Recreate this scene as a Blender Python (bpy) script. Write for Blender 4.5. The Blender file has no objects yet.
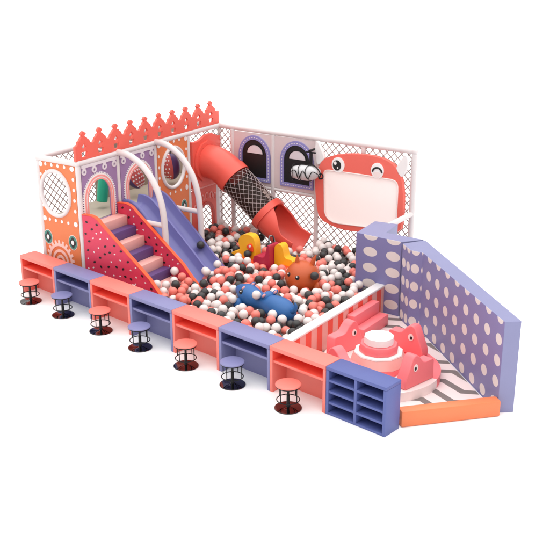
import bpy, bmesh, math, random
from mathutils import Vector, Matrix
from mathutils.geometry import tessellate_polygon
random.seed(11)
scn = bpy.context.scene
COL = scn.collection
PI = math.pi

# ------------------------------------------------------------------ frames
DL = math.radians(7.34781)            # the play frame stands turned 7.3 degrees to the counter row
ES = Vector((math.cos(DL), math.sin(DL), 0)); ET = Vector((-math.sin(DL), math.cos(DL), 0))
def FW(x, y, z): return Vector((x, y, z))
def FS(s, t, z): return ES*s + ET*t + Vector((0, 0, z))
A0 = Vector((1.21, .40)); B0 = Vector((1.0, 4.6))
DW = (B0-A0).normalized(); NW = Vector((DW.y, -DW.x)); LW = (B0-A0).length
def FA(n, a, z):                       # arched tower wall: n out of the wall, a along it
    v = A0 + DW*a + NW*n
    return FS(v.x, v.y, z)
def frA(u, v, w): return FA(w, u, v)   # plates on the arched wall
def frFront(u, v, w): return FS(u, .40-w, v)
TB = 4.52
def frBack(u, v, w): return FS(u, TB-w, v)

# ------------------------------------------------------------------ materials
def lin(c): return tuple(((x/255)/12.92 if x <= 10 else (((x/255)+.055)/1.055)**2.4) for x in c)
def nodes(name):
    m = bpy.data.materials.new(name); m.use_nodes = True
    nt = m.node_tree; b = nt.nodes['Principled BSDF']
    return m, nt, b
def N(nt, t, **k):
    n = nt.nodes.new(t)
    for a, v in k.items(): setattr(n, a, v)
    return n
def mat(name, rgb, rough=.5, metal=0, bump=.04, bscale=60, var=.05, spec=.4, coat=0):
    m, nt, b = nodes(name)
    tc = N(nt, 'ShaderNodeTexCoord')
    nz = N(nt, 'ShaderNodeTexNoise'); nz.inputs['Scale'].default_value = 3.1; nz.inputs['Detail'].default_value = 4
    nt.links.new(tc.outputs['Object'], nz.inputs['Vector'])
    mr = N(nt, 'ShaderNodeMapRange'); mr.inputs[3].default_value = 1-var; mr.inputs[4].default_value = 1+var
    nt.links.new(nz.outputs['Fac'], mr.inputs[0])
    mx = N(nt, 'ShaderNodeVectorMath', operation='SCALE'); mx.inputs[0].default_value = rgb
    nt.links.new(mr.outputs[0], mx.inputs['Scale'])
    nt.links.new(mx.outputs[0], b.inputs['Base Color'])
    b.inputs['Roughness'].default_value = rough; b.inputs['Metallic'].default_value = metal
    b.inputs['Specular IOR Level'].default_value = spec; b.inputs['Coat Weight'].default_value = coat
    if bump:
        n2 = N(nt, 'ShaderNodeTexNoise'); n2.inputs['Scale'].default_value = bscale; n2.inputs['Detail'].default_value = 3
        nt.links.new(tc.outputs['Object'], n2.inputs['Vector'])
        bp = N(nt, 'ShaderNodeBump'); bp.inputs['Strength'].default_value = bump; bp.inputs['Distance'].default_value = .02
        nt.links.new(n2.outputs['Fac'], bp.inputs['Height']); nt.links.new(bp.outputs['Normal'], b.inputs['Normal'])
    return m
def mathn(nt, op, a, b=None, c=None):
    n = N(nt, 'ShaderNodeMath', operation=op)
    for i, v in enumerate((a, b, c)):
        if v is None: continue
        if isinstance(v, (int, float)): n.inputs[i].default_value = v
        else: nt.links.new(v, n.inputs[i])
    return n.outputs[0]
def two_tone(m, nt, b, fac, c0, c1):
    mx = N(nt, 'ShaderNodeMix', data_type='RGBA')
    nt.links.new(fac, mx.inputs['Factor']); mx.inputs['A'].default_value = (*c0, 1); mx.inputs['B'].default_value = (*c1, 1)
    nt.links.new(mx.outputs['Result'], b.inputs['Base Color'])
def uvsep(nt):
    uv = N(nt, 'ShaderNodeUVMap'); uv.uv_map = 'UVMap'
    s = N(nt, 'ShaderNodeSeparateXYZ'); nt.links.new(uv.outputs[0], s.inputs[0])
    return s.outputs[0], s.outputs[1]
def dots_mat(name, base, dot, pu, pv, ru, rv, ou, ov):
    m, nt, b = nodes(name); u, v = uvsep(nt)
    def cell(x, o, p, r):
        f = mathn(nt, 'FRACT', mathn(nt, 'ADD', mathn(nt, 'DIVIDE', mathn(nt, 'SUBTRACT', x, o), p), 100.5))
        return mathn(nt, 'POWER', mathn(nt, 'MULTIPLY', mathn(nt, 'ABSOLUTE', mathn(nt, 'SUBTRACT', f, .5)), p/r), 2)
    d = mathn(nt, 'ADD', cell(u, ou, pu, ru), cell(v, ov, pv, rv))
    two_tone(m, nt, b, mathn(nt, 'LESS_THAN', d, 1.0), base, dot)
    b.inputs['Roughness'].default_value = .42
    return m
def stripe_mat(name, c0, c1, p, duty):
    m, nt, b = nodes(name); u, v = uvsep(nt)
    f = mathn(nt, 'FRACT', mathn(nt, 'ADD', mathn(nt, 'DIVIDE', u, p), 100.0))
    two_tone(m, nt, b, mathn(nt, 'LESS_THAN', f, duty), c0, c1)
    b.inputs['Roughness'].default_value = .45
    return m

M = {}
M['coral'] = mat('coral_laminate', (.80, .195, .158), .42, bump=.02)
M['shade_tint'] = mat('navy_shade_tint', (.10, .10, .26), .45, bump=.02)  # shade inside the blue counters' compartments, put into the colour
M['glow_tint'] = mat('red_glow_tint', (.90, .125, .085), .45, bump=.02)  # red glow bounced inside the coral counters' compartments, put into the colour
M['blue'] = mat('periwinkle_laminate', (.197, .197, .38), .42, bump=.02)
M['shelfblue'] = mat('deep_blue_laminate', (.088, .113, .32), .42, bump=.02)
M['pipe'] = mat('white_foam_pipe', (.70, .645, .64), .45, bump=.03)
M['orange'] = mat('orange_board', (.70, .185, .064), .5)
M['purple'] = mat('violet_board', (.315, .19, .36), .5)
M['lilac'] = mat('pale_lilac_board', (.70, .63, .66), .5)
M['red'] = mat('coral_red_plastic', (.78, .105, .075), .36, bump=.02)
M['redboard'] = mat('red_board', (.76, .115, .085), .5)
M['darkred'] = mat('dark_red_board', (.55, .06, .045), .5)
M['crown'] = mat('crown_board', (.80, .12, .085), .5)
M['white'] = mat('white_board', (.82, .79, .78), .5, bump=.02)
M['pinkstripe'] = mat('salmon_stripe', (.85, .32, .29), .5)
M['palepink'] = mat('pale_pink_board', (.84, .56, .5), .5)
M['teal'] = mat('teal_print', (.06, .24, .20), .5)
M['black'] = mat('black_print', (.012, .012, .013), .45)
M['stairred'] = mat('watermelon_vinyl', (.66, .044, .098), .45, bump=.06)
M['trim'] = mat('orange_red_trim', (.88, .105, .03), .45)
M['steppink'] = mat('pale_pink_vinyl', (.76, .39, .35), .48, bump=.06)
M['steppurple'] = mat('plum_vinyl', (.105, .058, .19), .48, bump=.06)
M['slide'] = mat('blue_violet_plastic', (.158, .155, .385), .33, bump=.01)
M['pad'] = mat('periwinkle_vinyl', (.225, .23, .395), .45, bump=.05)
M['softpink'] = mat('pink_vinyl', (.86, .185, .20), .42, bump=.05)
M['softpale'] = mat('blush_vinyl', (.87, .74, .71), .45, bump=.05)
M['softwhite'] = mat('white_vinyl', (.86, .82, .80), .42, bump=.04)
M['bolster'] = mat('orange_vinyl', (.76, .205, .082), .45, bump=.05)
M['net'] = mat('taupe_cord', (.44, .36, .34), .7, bump=0)
M['deck'] = mat('beige_deck', (.50, .45, .36), .6)
M['winblue'] = mat('lavender_frame', (.26, .245, .53), .5)
M['winpanel'] = mat('pink_grey_panel', (.66, .55, .55), .5)
M['monster'] = mat('monster_red', (.82, .145, .11), .45)
M['blackmetal'] = mat('black_metal', (.008, .008, .009), .42, metal=0, bump=0, spec=.25)
M['chrome'] = mat('dark_chrome', (.17, .165, .17), .06, metal=1, bump=0, var=.02)
M['toyblue'] = mat('blue_rubber', (.022, .115, .33), .42, bump=.02)
M['toyorange'] = mat('burnt_orange_rubber', (.50, .088, .02), .40, bump=.03)
M['yellow'] = mat('yellow_plastic', (.90, .46, .02), .36, bump=.02)
M['crimson'] = mat('crimson_plastic', (.46, .025, .065), .36, bump=.02)
M['redorange'] = mat('red_orange_plastic', (.86, .07, .02), .36, bump=.02)
M['earpink'] = mat('dusty_pink_rubber', (.60, .28, .30), .45)
M['ball_white'] = mat('white_ball', (.73, .66, .635), .36, bump=0, var=.02)
M['ball_coral'] = mat('coral_ball', (.78, .20, .16), .36, bump=0, var=.02)
M['ball_dark'] = mat('charcoal_ball', (.035, .034, .034), .4, bump=0, var=.02)
M['green'] = mat('green_vinyl', (.015, .42, .25), .42)
M['bagpurple'] = mat('dark_purple_vinyl', (.07, .035, .13), .4)
M['bagred'] = mat('brick_red_vinyl', (.50, .09, .08), .45)
M['floor'] = mat('white_floor', (.95, .95, .95), .6, bump=0, var=.0, spec=.0)
M['pitfloor'] = mat('pit_mat', (.55, .40, .38), .6)
M['silver'] = mat('silver_cloth', (.62, .62, .63), .35, bump=.1, bscale=14)
M['dotA'] = dots_mat('dotted_vinyl_wide', (.195, .19, .39), (.72, .66, .635), .445, .285, .135, .083, .285, .178)
M['dotB'] = dots_mat('dotted_vinyl', (.195, .19, .39), (.72, .66, .635), .360, .303, .090, .080, .297, .415)
M['dotC'] = dots_mat('dotted_vinyl_fold', (.195, .19, .39), (.72, .66, .635), .185, .303, .075, .080, .09, .415)
M['stripes'] = stripe_mat('striped_vinyl', (.80, .40, .35), (.80, .085, .05), .315, .5)
# screen: a projector shines on it, so it gives off a little light
m, nt, b = nodes('projection_screen'); b.inputs['Base Color'].default_value = (.88, .78, .75, 1); b.inputs['Roughness'].default_value = .6
b.inputs['Emission Color'].default_value = (1, .88, .83, 1); b.inputs['Emission Strength'].default_value = .22; M['screen'] = m
M['eyewhite'] = mat('eye_white', (.90, .89, .88), .4, bump=0)
# smoked clear tube
m, nt, b = nodes('smoked_tube'); b.inputs['Base Color'].default_value = (.05, .035, .03, 1); b.inputs['Roughness'].default_value = .08
tr = N(nt, 'ShaderNodeBsdfTransparent'); tr.inputs[0].default_value = (.80, .74, .72, 1)
ms = N(nt, 'ShaderNodeMixShader'); ms.inputs[0].default_value = .16
nt.links.new(tr.outputs[0], ms.inputs[1]); nt.links.new(b.outputs[0], ms.inputs[2])
nt.links.new(ms.outputs[0], nt.nodes['Material Output'].inputs['Surface']); M['smoke'] = m
M['trough'] = mat('dark_brown_trough', (.095, .062, .05), .4, bump=.02)
M['backboard'] = mat('grey_beige_board', (.34, .29, .235), .6)
# zigzag play mat (object coordinates are metres in the play frame)
m, nt, b = nodes('zigzag_mat'); u, v = uvsep(nt)
ph = mathn(nt, 'FRACT', mathn(nt, 'ADD', mathn(nt, 'DIVIDE', mathn(nt, 'SUBTRACT', u, 7.84), .74), 50.0))
tri = mathn(nt, 'MULTIPLY', mathn(nt, 'ABSOLUTE', mathn(nt, 'SUBTRACT', ph, .5)), .36)     # peak .18 at u = 7.84
f = mathn(nt, 'FRACT', mathn(nt, 'ADD', mathn(nt, 'DIVIDE', mathn(nt, 'SUBTRACT', mathn(nt, 'SUBTRACT', v, tri), 1.02), .355), 50.0))
two_tone(m, nt, b, mathn(nt, 'LESS_THAN', f, .36), (.84, .70, .68), (.20, .165, .155))
b.inputs['Roughness'].default_value = .5; M['zigzag'] = m

# ------------------------------------------------------------------ mesh builder
class MB:
    def __init__(s): s.v = []; s.f = []; s.m = []; s.uv = {}
    def add(s, vs, fs, mi=0, uvs=None):
        o = len(s.v); s.v += [Vector(p) for p in vs]
        for k, f in enumerate(fs):
            if uvs is not None: s.uv[len(s.f)] = [uvs[i] for i in f]
            s.f.append([i+o for i in f]); s.m.append(mi)
        return s
    def box(s, fr, lo, hi, mi=0, bev=0):
        if bev:
            bm = bmesh.new(); bmesh.ops.create_cube(bm, size=1)
            for q in bm.verts: q.co = Vector([lo[i]+(q.co[i]+.5)*(hi[i]-lo[i]) for i in range(3)])
            bmesh.ops.bevel(bm, geom=bm.edges[:], offset=bev, segments=2, affect='EDGES', profile=.5)
            bm.verts.index_update()
            s.add([fr(*q.co) for q in bm.verts], [[q.index for q in f.verts] for f in bm.faces], mi); bm.free()
            return s
        c = [fr(x, y, z) for x in (lo[0], hi[0]) for y in (lo[1], hi[1]) for z in (lo[2], hi[2])]
        return s.add(c, [(0,1,3,2),(4,6,7,5),(0,4,5,1),(2,3,7,6),(0,2,6,4),(1,5,7,3)], mi)
    def plate(s, fr, outer, holes=(), w0=0, w1=.03, mi=0, side_mi=None):
        loops = [list(outer)]+[list(h) for h in holes]
        flat = [p for l in loops for p in l]
        n = len(flat)
        if len(loops) > 2:
            from mathutils.geometry import delaunay_2d_cdt
            ed = []; o_ = 0
            for l in loops: ed += [(o_+i, o_+(i+1) % len(l)) for i in range(len(l))]; o_ += len(l)
            cv, _, cf, ov, _, _ = delaunay_2d_cdt([Vector(p[:2]) for p in flat], ed, [], 1, 1e-7)
            def hole_at(q):
                for h in loops[1:]:
                    c_ = False; j_ = len(h)-1
                    for i_ in range(len(h)):
                        if (h[i_][1] > q[1]) != (h[j_][1] > q[1]) and q[0] < (h[j_][0]-h[i_][0])*(q[1]-h[i_][1])/(h[j_][1]-h[i_][1])+h[i_][0]: c_ = not c_
                        j_ = i_
                    if c_: return True
                return False
            tris = []
            for f in cf:
                g = sum((cv[i] for i in f), Vector((0, 0)))/len(f)
                if not hole_at(g): tris.append([ov[i][0] for i in f])
        else:
            tris = tessellate_polygon([[Vector((p[0], p[1], 0)) for p in l] for l in loops])
        vs = [fr(p[0], p[1], w0) for p in flat]+[fr(p[0], p[1], w1) for p in flat]
        fs = []
        for t in tris: fs.append(tuple(t)); fs.append(tuple(i+n for i in reversed(t)))
        s.add(vs, fs, mi)
        base = len(s.v)-2*n; o = 0
        for l in loops:
            k = len(l)
            for i in range(k):
                a_, b_ = o+i, o+(i+1) % k
                s.f.append([base+a_, base+b_, base+b_+n, base+a_+n]); s.m.append(mi if side_mi is None else side_mi)
            o += k
        return s
    def tube(s, pts, r, seg=12, mi=0, caps=True, closed=False):
        pts = [Vector(p) for p in pts]; n = len(pts)
        rs = r if isinstance(r, (list, tuple)) else [r]*n
        vs = []; fs = []; up = None
        for i, p in enumerate(pts):
            if closed: d = (pts[(i+1) % n]-pts[i-1])
            else: d = (pts[min(i+1, n-1)]-pts[max(i-1, 0)])
            d.normalize()
            if up is None:
                up = Vector((0, 0, 1)) if abs(d.z) < .9 else Vector((1, 0, 0))
            x = d.cross(up)
            if x.length < 1e-5: x = d.orthogonal()
            x.normalize(); y = x.cross(d).normalized(); up = y
            for k in range(seg):
                t = 2*PI*k/seg; vs.append(p + x*math.cos(t)*rs[i] + y*math.sin(t)*rs[i])
        m_ = n if closed else n-1
        for i in range(m_):
            j = (i+1) % n
            for k in range(seg):
                k2 = (k+1) % seg
                fs.append((i*seg+k, i*seg+k2, j*seg+k2, j*seg+k))
        if caps and not closed:
            fs.append(tuple(range(seg))[::-1]); fs.append(tuple((n-1)*seg+k for k in range(seg)))
        return s.add(vs, fs, mi)
    def lathe(s, c, prof, seg=32, mi=0, ax=None):
        c = Vector(c); R_ = Matrix.Identity(3) if ax is None else Vector((0, 0, 1)).rotation_difference(Vector(ax)).to_matrix()
        vs = []; fs = []
        for r, z in prof:
            for k in range(seg):
                t = 2*PI*k/seg; vs.append(c + R_ @ Vector((r*math.cos(t), r*math.sin(t), z)))
        for i in range(len(prof)-1):
            for k in range(seg):
                k2 = (k+1) % seg; fs.append((i*seg+k, i*seg+k2, (i+1)*seg+k2, (i+1)*seg+k))
        fs.append(tuple(range(seg))[::-1]); fs.append(tuple((len(prof)-1)*seg+k for k in range(seg)))
        return s.add(vs, fs, mi)
    def ell(s, c, rad, R_=None, seg=24, rings=14, mi=0):
        c = Vector(c); vs = []; fs = []
        for i in range(rings+1):
            ph_ = PI*i/rings
            for k in range(seg):
                t = 2*PI*k/seg
                v = Vector((rad[0]*math.sin(ph_)*math.cos(t), rad[1]*math.sin(ph_)*math.sin(t), rad[2]*math.cos(ph_)))
                vs.append(c+(R_ @ v if R_ else v))
        for i in range(rings):
            for k in range(seg):
                k2 = (k+1) % seg; fs.append((i*seg+k, (i+1)*seg+k, (i+1)*seg+k2, i*seg+k2))
        return s.add(vs, fs, mi)
    def loft(s, rings, mi=0, caps=True):
        n = len(rings[0]); vs = [p for r in rings for p in r]; fs = []
        for i in range(len(rings)-1):
            for k in range(n):
                k2 = (k+1) % n; fs.append((i*n+k, i*n+k2, (i+1)*n+k2, (i+1)*n+k))
        if caps: fs.append(tuple(range(n))[::-1]); fs.append(tuple((len(rings)-1)*n+k for k in range(n)))
        return s.add(vs, fs, mi)
    def build(s, name, mats, parent=None, loc=None, bevel=0, ang=38, weld=True, smooth=True):
        if not isinstance(mats, (list, tuple)): mats = [mats]
        base = Vector(loc) if loc is not None else (wloc(parent) if parent else Vector((0, 0, 0)))
        me = bpy.data.meshes.new(name)
        me.from_pydata([tuple(p-base) for p in s.v], [], s.f)
        for mm in mats: me.materials.append(mm)
        for i, p in enumerate(me.polygons): p.material_index = s.m[i]; p.use_smooth = smooth
        if s.uv:
            ul = me.uv_layers.new(name='UVMap')
            for i, p in enumerate(me.polygons):
                if i in s.uv:
                    for li, q in zip(p.loop_indices, s.uv[i]): ul.data[li].uv = q
        bm = bmesh.new(); bm.from_mesh(me)
        if weld: bmesh.ops.remove_doubles(bm, verts=bm.verts[:], dist=1e-5)
        bmesh.ops.recalc_face_normals(bm, faces=bm.faces[:])
        bm.to_mesh(me); bm.free()
        if smooth: me.set_sharp_from_angle(angle=math.radians(ang))
        o = bpy.data.objects.new(name, me); COL.objects.link(o)
        if parent: o.parent = parent
        else: o.location = base
        if bevel:
            bv = o.modifiers.new('bevel', 'BEVEL'); bv.width = bevel; bv.segments = 2; bv.limit_method = 'ANGLE'
            bv.angle_limit = math.radians(40); bv.harden_normals = True
        return o
WL = {}
def wloc(o):
    while o.parent: o = o.parent
    return o.location
def thing(name, label, cat, loc, group=None):
    o = bpy.data.objects.new(name, None); COL.objects.link(o); o.location = Vector(loc); o.empty_display_size = .1
    return tag(o, label, cat, group)
def tag(o, label, cat, group=None, kind=None):
    o['label'] = label
    if cat: o['category'] = cat
    if group: o['group'] = group
    if kind: o['kind'] = kind
    return o
def structure(o, label):
    o['kind'] = 'structure'; o['label'] = label; return o
def copy_tree(o, parent=None):
    c = o.copy(); COL.objects.link(c)
    if parent: c.parent = parent
    for ch in list(o.children): copy_tree(ch, c)
    return c
def catmull(P, k=8):
    P = [Vector(p) for p in P]; Q = [P[0]*2-P[1]]+P+[P[-1]*2-P[-2]]; out = []
    for i in range(1, len(Q)-2):
        for j in range(k):
            t = j/k; a, b_, c, d = Q[i-1], Q[i], Q[i+1], Q[i+2]
            out.append(.5*((2*b_)+(c-a)*t+(2*a-5*b_+4*c-d)*t*t+(3*b_-a-3*c+d)*t**3))
    out.append(P[-1]); return out
def ellp(cu, cv, ru, rv, n=40, rot=0): return [(cu+ru*math.cos(2*PI*i/n+rot), cv+rv*math.sin(2*PI*i/n+rot)) for i in range(n)]
def archp(c, hw, z0, zt, n=24):
    rz = min(hw*1.08, zt-z0)
    return [(c-hw, z0), (c+hw, z0)]+[(c+hw*math.cos(PI*i/n), zt-rz+rz*math.sin(PI*i/n)) for i in range(n+1)]
def archband(c, h1, h0, z0, zt, d):      # open band between two arches
    o = archp(c, h1, z0, zt)[1:]+[(c-h1, z0)]
    i = archp(c, h0, z0, zt-d)[1:]+[(c-h0, z0)]
    return o+i[::-1]
def clipseg(p, q, u0, u1, v0, v1):
    t0, t1 = 0., 1.; d = (q[0]-p[0], q[1]-p[1])
    for e, lo, hi in ((0, u0, u1), (1, v0, v1)):
        if abs(d[e]) < 1e-9:
            if not lo <= p[e] <= hi: return None
            continue
        a, b_ = (lo-p[e])/d[e], (hi-p[e])/d[e]
        if a > b_: a, b_ = b_, a
        t0 = max(t0, a); t1 = min(t1, b_)
    if t1-t0 < 1e-3: return None
    return [(p[0]+d[0]*t, p[1]+d[1]*t) for t in (t0, t1)]
def netting(fr, u0, u1, v0, v1, name, parent, pitch=.148, r=.0098):
    b = MB(); S = (u1-u0)+(v1-v0)
    for sgn in (1, -1):
        c = -S
        while c < S*1.5:
            p, q = ((u0, v0+c-0), (u0+S, v0+c+S)) if sgn > 0 else ((u0, v0+c), (u0+S, v0+c-S))
            sg = clipseg(p, q, u0, u1, v0, v1)
            if sg: b.tube([fr(sg[0][0], sg[0][1], sgn*r*.6), fr(sg[1][0], sg[1][1], sgn*r*.6)], r, seg=6, caps=False)
            c += pitch
    return b.build(name, M['net'], parent, weld=False)

# ------------------------------------------------------------------ setting
b = MB(); b.box(FW, (-300, -300, -.3), (300, 300, 0))
structure(b.build('floor', M['floor']), 'plain white floor')

# ------------------------------------------------------------------ counters
H, D = .702, .331
def make_counter(col):
    t = bpy.data.objects.new('bar_counter', None); COL.objects.link(t)
    m_ = M[col]
    MB().box(FW, (.002, 0, H-.062), (.998, D, H), bev=.007).build('top', m_, t)
    MB().box(FW, (.002, .004, 0), (.052, D-.004, H-.063), bev=.005).build('side_panel', m_, t)
    MB().box(FW, (.948, .004, 0), (.998, D-.004, H-.063), bev=.005).build('side_panel', m_, t)
    MB().box(FW, (.053, .022, .452), (.947, D-.032, .490), bev=.004).build('shelf', m_, t)
    MB().box(FW, (.053, D-.030, .0), (.947, D-.006, H-.063)).build('back_panel', m_, t)
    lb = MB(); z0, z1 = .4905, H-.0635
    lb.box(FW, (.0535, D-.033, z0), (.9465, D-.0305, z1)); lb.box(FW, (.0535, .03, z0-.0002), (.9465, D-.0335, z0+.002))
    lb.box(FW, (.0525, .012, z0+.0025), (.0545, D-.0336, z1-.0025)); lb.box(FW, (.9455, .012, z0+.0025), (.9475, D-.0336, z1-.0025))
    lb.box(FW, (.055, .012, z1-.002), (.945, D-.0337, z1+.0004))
    lb.build('compartment_light_tint', M['glow_tint' if col == 'coral' else 'shade_tint'], t)  # added thin sheets carrying painted glow in coral counters, painted shade in blue
    return t
protoC = {c: make_counter(c) for c in ('coral', 'blue')}
clab = ['coral counter at the far left end of the counter row',
        'periwinkle blue counter below the watermelon stair panel, nearest the orange gear board',
        'coral counter second from the left among the coral ones, below the stair side',
        'periwinkle blue counter at the foot of the stairs, middle one of the three blue counters',
        'coral counter in front of the ball pit between two periwinkle counters, behind the fifth stool',
        'periwinkle blue counter in front of the blue animal toy in the ball pit',
        'coral counter at the right end beside the deep blue cubby shelf']
usedC = set()
for i in range(7):
    c = 'coral' if i % 2 == 0 else 'blue'
    o = protoC[c] if c not in usedC else copy_tree(protoC[c])
    usedC.add(c); o.location = (i, 0, 0)
    tag(o, clab[i], 'counter', 'counters in a row along the front')
# cubby shelf unit
t = thing('cubby_shelf', 'deep blue cubby shelf with eight open compartments at the end of the counter row', 'shelf', (7.005, 0, 0))
m_ = M['shelfblue']; x0, x1 = 7.005, 7.975
MB().box(FW, (x0, 0, H-.05), (x1, D, H), bev=.006).build('top', m_, t)
for xx in (x0, x1-.045): MB().box(FW, (xx, .003, 0), (xx+.045, D-.003, H-.051), bev=.005).build('side_panel', m_, t)
MB().box(FW, ((x0+x1)/2-.022, .005, .002), ((x0+x1)/2+.022, D-.03, H-.052), bev=.004).build('divider', m_, t)
MB().box(FW, (x0+.046, D-.028, .002), (x1-.046, D-.006, H-.052)).build('back_panel', m_, t)
zs = [.0, .162, .322, .484]
for a_, b_ in ((x0+.046, (x0+x1)/2-.023), ((x0+x1)/2+.023, x1-.046)):
    for z in zs: MB().box(FW, (a_, .006, z+.002), (b_, D-.03, z+.036), bev=.004).build('shelf', m_, t)

# ------------------------------------------------------------------ stools
def make_stool(col):
    t = bpy.data.objects.new('bar_stool', None); COL.objects.link(t)
    c = (0, 0, 0)
    MB().lathe(c, [(.0, .348), (.165, .348), (.176, .353), (.178, .364), (.172, .372), (.150, .376), (.0, .377)], 40).build('seat', M[col], t)
    MB().lathe(c, [(.0, .331), (.160, .331), (.170, .335), (.170, .3475), (.0, .3475)], 40).build('seat_base', M['blackmetal'], t)
    MB().lathe(c, [(.0, .03), (.034, .03), (.024, .05), (.022, .20), (.017, .205), (.017, .33), (.0, .33)], 20).build('pole', M['blackmetal'], t)
    MB().lathe(c, [(.0, .0), (.185, .0), (.19, .006), (.187, .013), (.12, .02), (.05, .026), (.03, .034), (.0, .034)], 48).build('base', M['chrome'], t)
    MB().tube([(.156*math.cos(2*PI*i/40), 0.156*math.sin(2*PI*i/40), .135) for i in range(40)], .007, 10, closed=True).build('foot_ring', M['blackmetal'], t)
    for k in range(4):
        a = math.radians(100+90*k)
        MB().tube([(.154*math.cos(a), .154*math.sin(a), .136), (.154*math.cos(a), .154*math.sin(a), .335)], .007, 10).build('leg', M['blackmetal'], t)
    return t
protoS = {c: make_stool(c) for c in ('coral', 'blue')}
usedS = set()
slab = ['coral seated stool at the far left end of the row', 'blue seated stool furthest left of the three blue stools',
        'coral seated stool before the coral counter below the stair side', 'blue seated stool in the middle of the stool row, fourth from the left',
        'coral seated stool before the coral counter facing the ball pit, fifth from the left', 'blue seated stool before the counter in front of the blue animal toy',
        'coral seated stool nearest the deep blue cubby shelf']
for i, (x, y) in enumerate([(.523, -.19), (1.474, -.197), (2.505, -.21), (3.488, -.221), (4.512, -.207), (5.47, -.199), (6.531, -.211)]):
    c = 'coral' if i % 2 == 0 else 'blue'
    o = protoS[c] if c not in usedS else copy_tree(protoS[c])
    usedS.add(c); o.location = (x, y, 0); o.rotation_euler.z = random.uniform(-.3, .3)
    tag(o, slab[i], 'stool', 'round bar stools before the counters')

# ------------------------------------------------------------------ play tower
ZT = 2.43
tw = thing('play_tower', 'two level play tower with orange and violet arched boards and white pipe frame', 'play tower', FA(-.47, 2.1, 0))
bays = [0, 1.0, 2.06, 3.1, 4.2]
PL = (-.95, .04)                                   # left front corner in the wall frame
def pipe(name, pts, r=.05, parent=tw, mat_='pipe', seg=16): return MB().tube(pts, r, seg).build(name, M[mat_], parent)
for a in bays: pipe('post', [FA(0, a, 0), FA(0, a, ZT-.04)], .046)
for a in (.04, 1.0, 2.06, 3.1, 4.2): pipe('post', [FA(-.95, a, 0), FA(-.95, a, ZT-.04)], .046)
pipe('beam', [FA(-.95, .04, ZT), FA(0, 0, ZT)], .052)
pipe('beam', [FA(0, -.02, ZT+.003), FA(0, 4.22, ZT+.003)], .052)
pipe('beam', [FA(-.95, .02, ZT-.002), FA(-.95, 4.22, ZT-.002)], .052)
pipe('beam', [FA(-.95, 4.2, ZT), FA(0, 4.2, ZT)], .05)
for p in (FA(-.95, .04, ZT), FA(0, 0, ZT+.002), FA(0, 4.2, ZT)): MB().ell(p, (.057, .057, .057)).build('corner_joint', M['pipe'], tw)
b = MB(); b.box(lambda u, v, w: FA(u, v, w), (-.90, .06, 1.30), (-.05, 4.14, 1.352)); b.build('deck', M['deck'], tw)
def frLeft(u, v, w): return FA(-.95-w, u, v)
for k, (a0, a1) in enumerate(((.05, .98), (1.02, 2.04), (2.08, 3.08), (3.12, 4.18))): netting(frLeft, a0, a1, .1, ZT-.05, 'netting', tw)
def frTB(u, v, w): return FA(u, 4.2+w, v)
netting(frTB, -.9, -.04, .1, ZT-.05, 'netting', tw)

for a0, a1 in ((1.38, 2.04), (2.08, 3.08), (3.12, 4.18)):
    MB().plate(lambda u, v, w: FA(-.90+w, u, v), [(a0, 1.353), (a1, 1.353), (a1, 2.36), (a0, 2.36)], (), 0, .03).build('back_board', M['backboard'], tw)

# orange front board with round window, rosettes and gear
cs = .655
outer = [(.300, .02), (1.165, .02), (1.165, 2.385), (.300, 2.385)]
fbd = MB().plate(frFront, outer, [ellp(cs, 1.845, .335, .385, 48)], 0, .03).build('orange_board', M['orange'], tw)
def ring(fr, cu, cv, ru, rv, r, n=56, w=.03): return [fr(cu+ru*math.cos(2*PI*i/n), cv+rv*math.sin(2*PI*i/n), w) for i in range(n)]
MB().tube(ring(frFront, cs, 1.845, .350, .400, .034), .036, 12, closed=True).build('window_ring', M['pipe'], fbd)
def dots(fr, L, w, name, parent, mt='white', th=.006):
    bb = MB()
    for u, v, ru, rv in L: bb.plate(fr, ellp(u, v, ru, rv, 24), (), w+.001, w+th)
    return bb.build(name, M[mt], parent)
L = [(.335, 2.335, .05, .045), (1.13-.03, 2.335, .05, .045), (.335, 1.355, .045, .045), (1.10, 1.355, .045, .045)]
L += [(u, 2.345, .026, .03) for u in (.46, .61, .76, .92)]+[(u, 1.352, .026, .03) for u in (.46, .61, .76, .92)]
L += [(1.112, v, .028, .032) for v in (2.15, 1.965, 1.78, 1.59)]+[(.325, v, .022, .032) for v in (2.15, 1.965, 1.78, 1.59)]
L += [(.45, 2.21, .018, .02)]
dots(frFront, L, .03, 'dot_border', fbd)
def rosette(fr, cu, cv, ru, rv, w, parent):
    o = MB().plate(fr, ellp(cu, cv, ru*1.12, rv*1.12, 32), (), w+.001, w+.005, 0).plate(fr, ellp(cu, cv, ru, rv, 32), (), w+.0052, w+.009, 1)
    for k in range(4):
        a = PI/4*2*k+PI/4*0
        o.plate(fr, ellp(cu+ru*.42*math.cos(a), cv+rv*.42*math.sin(a), ru*.36, rv*.36, 16), (), w+.0092, w+.012, 2)
    o.plate(fr, ellp(cu, cv, ru*.34, rv*.34, 16), (), w+.0122, w+.015, 3)
    return o.build('rosette', [M['palepink'], M['teal'], M['black'], M['white']], parent)
rosette(frFront, .385, 1.015, .098, .125, .03, fbd); rosette(frFront, 1.0, 1.01, .098, .125, .03, fbd)
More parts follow.
